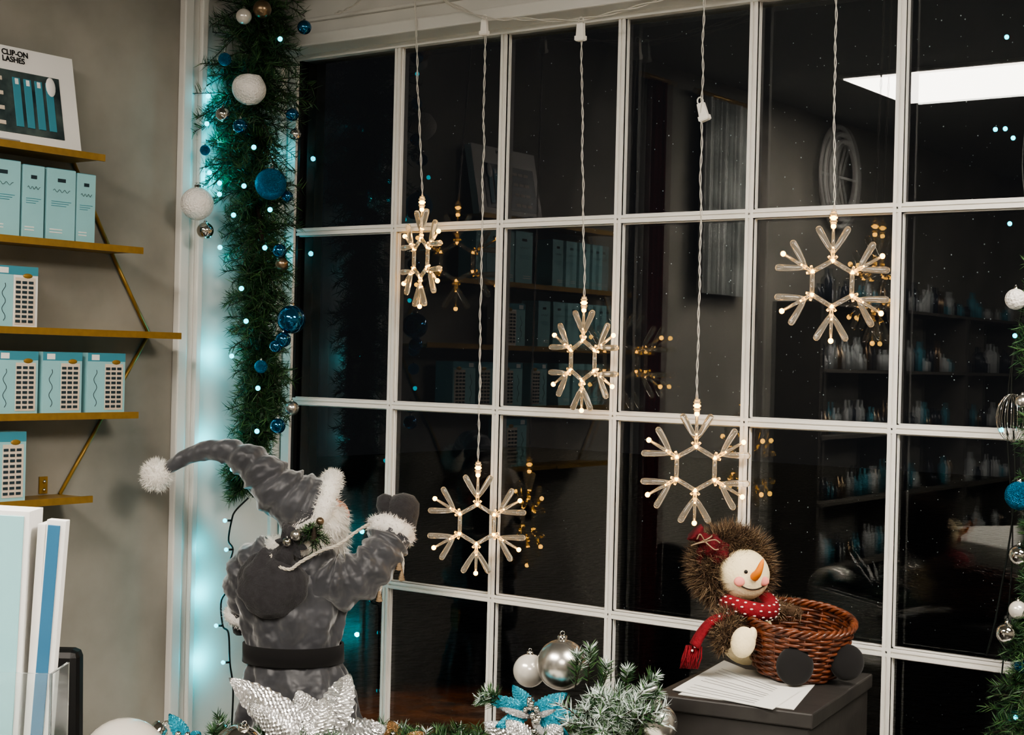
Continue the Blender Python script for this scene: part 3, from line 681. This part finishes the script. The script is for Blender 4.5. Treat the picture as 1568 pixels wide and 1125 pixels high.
# ------------------------------------------------------------------ counter, display books, chair (left foreground)
cx,cy=rf(-.80,1.42)
b=MB(); b.box((0,0,.485),(.72,.48,.97),M_white); b.box((0,0,.985),(.76,.52,.03),M_trim); b.build('sales_counter',(cx,cy,0),YAW,bevel=.004)
B0=rf(-.493,1.60)
b=MB()
def slab(xa,xb,zt,lean,face,edge,y=0,th=.03):
    R=Matrix.Rotation(lean,3,'Y')
    b.box(((xa+xb)/2,y,zt/2),(xb-xa,th,zt),edge,R); b.box(((xa+xb)/2-.002,y-th/2-.0006,zt/2),((xb-xa)-.007,.0016,zt-.010),face,R)
slab(-.13,.004,.338,.03,M_teal,M_card,0,.045)
slab(.0165,.036,.328,.06,M_bluec,M_card,-.015,.014)
b.box((.012,.004,.163),(.008,.04,.320),M_card,Matrix.Rotation(.045,3,'Y'))
for k in range(4): b.box((-.05,-.0245,.14-.018*k),(.05,.001,.003),M_card)
M_clear=mat('clear_holder','#f4fafa',.05,trans=.95,ior=1.2)
b.box((-.04,-.06,.09),(.17,.003,.18),M_clear); b.box((.045,-.03,.09),(.003,.06,.18),M_clear)
b.build('display_books',(B0[0],B0[1],1.0005),YAW,bevel=.0015)
C0=rf(-.79,2.62)
b=MB()
b.box((0,0,.80),(.17,.05,.40),M_black,taper=.92); b.box((0,-.2,.47),(.42,.42,.07),M_black); b.tube([(0,.03,.45),(0,.045,.62),(0,.03,.8)],.018,M_black,10); b.tube([(0,-.2,.1),(0,-.2,.45)],.025,M_osatin,12)
for k in range(5):
    t=k*2*pi/5; b.tube([(0,-.2,.1),(.26*math.cos(t),-.2+.26*math.sin(t),.06)],[.02,.014],M_black,8); b.sphere((.26*math.cos(t),-.2+.26*math.sin(t),.028),.028,M_black,12,8)
b.build('office_chair',(C0[0],C0[1],0),YAW,bevel=.02)

# ------------------------------------------------------------------ world, exterior glow, camera
w=bpy.data.worlds.new('night'); bpy.context.scene.world=w; w.use_nodes=True; w.node_tree.nodes['Background'].inputs[0].default_value=(.010,.010,.011,1); w.node_tree.nodes['Background'].inputs[1].default_value=1
l=bpy.data.lights.new('street_glow','SPOT'); l.energy=1500; l.color=(1,.42,.16); l.spot_size=.42; l.spot_blend=1; l.shadow_soft_size=.05
o=bpy.data.objects.new('street_glow_spot',l); col.objects.link(o); o.location=(-1.80,2.45,3.6)  # unseen spot added above the wet ground to give an orange glow
cam=bpy.data.cameras.new('camera'); co=bpy.data.objects.new('camera',cam); col.objects.link(co); cam.lens=54.78; cam.sensor_width=36; cam.clip_start=.05
co.matrix_world=Matrix.Translation((2.313,-2.708,1.5))@Matrix.Rotation(YAW,4,'Z')@Matrix.Rotation(math.radians(90-.216),4,'X')@Matrix.Rotation(math.radians(1.375),4,'Z')
bpy.context.scene.camera=co
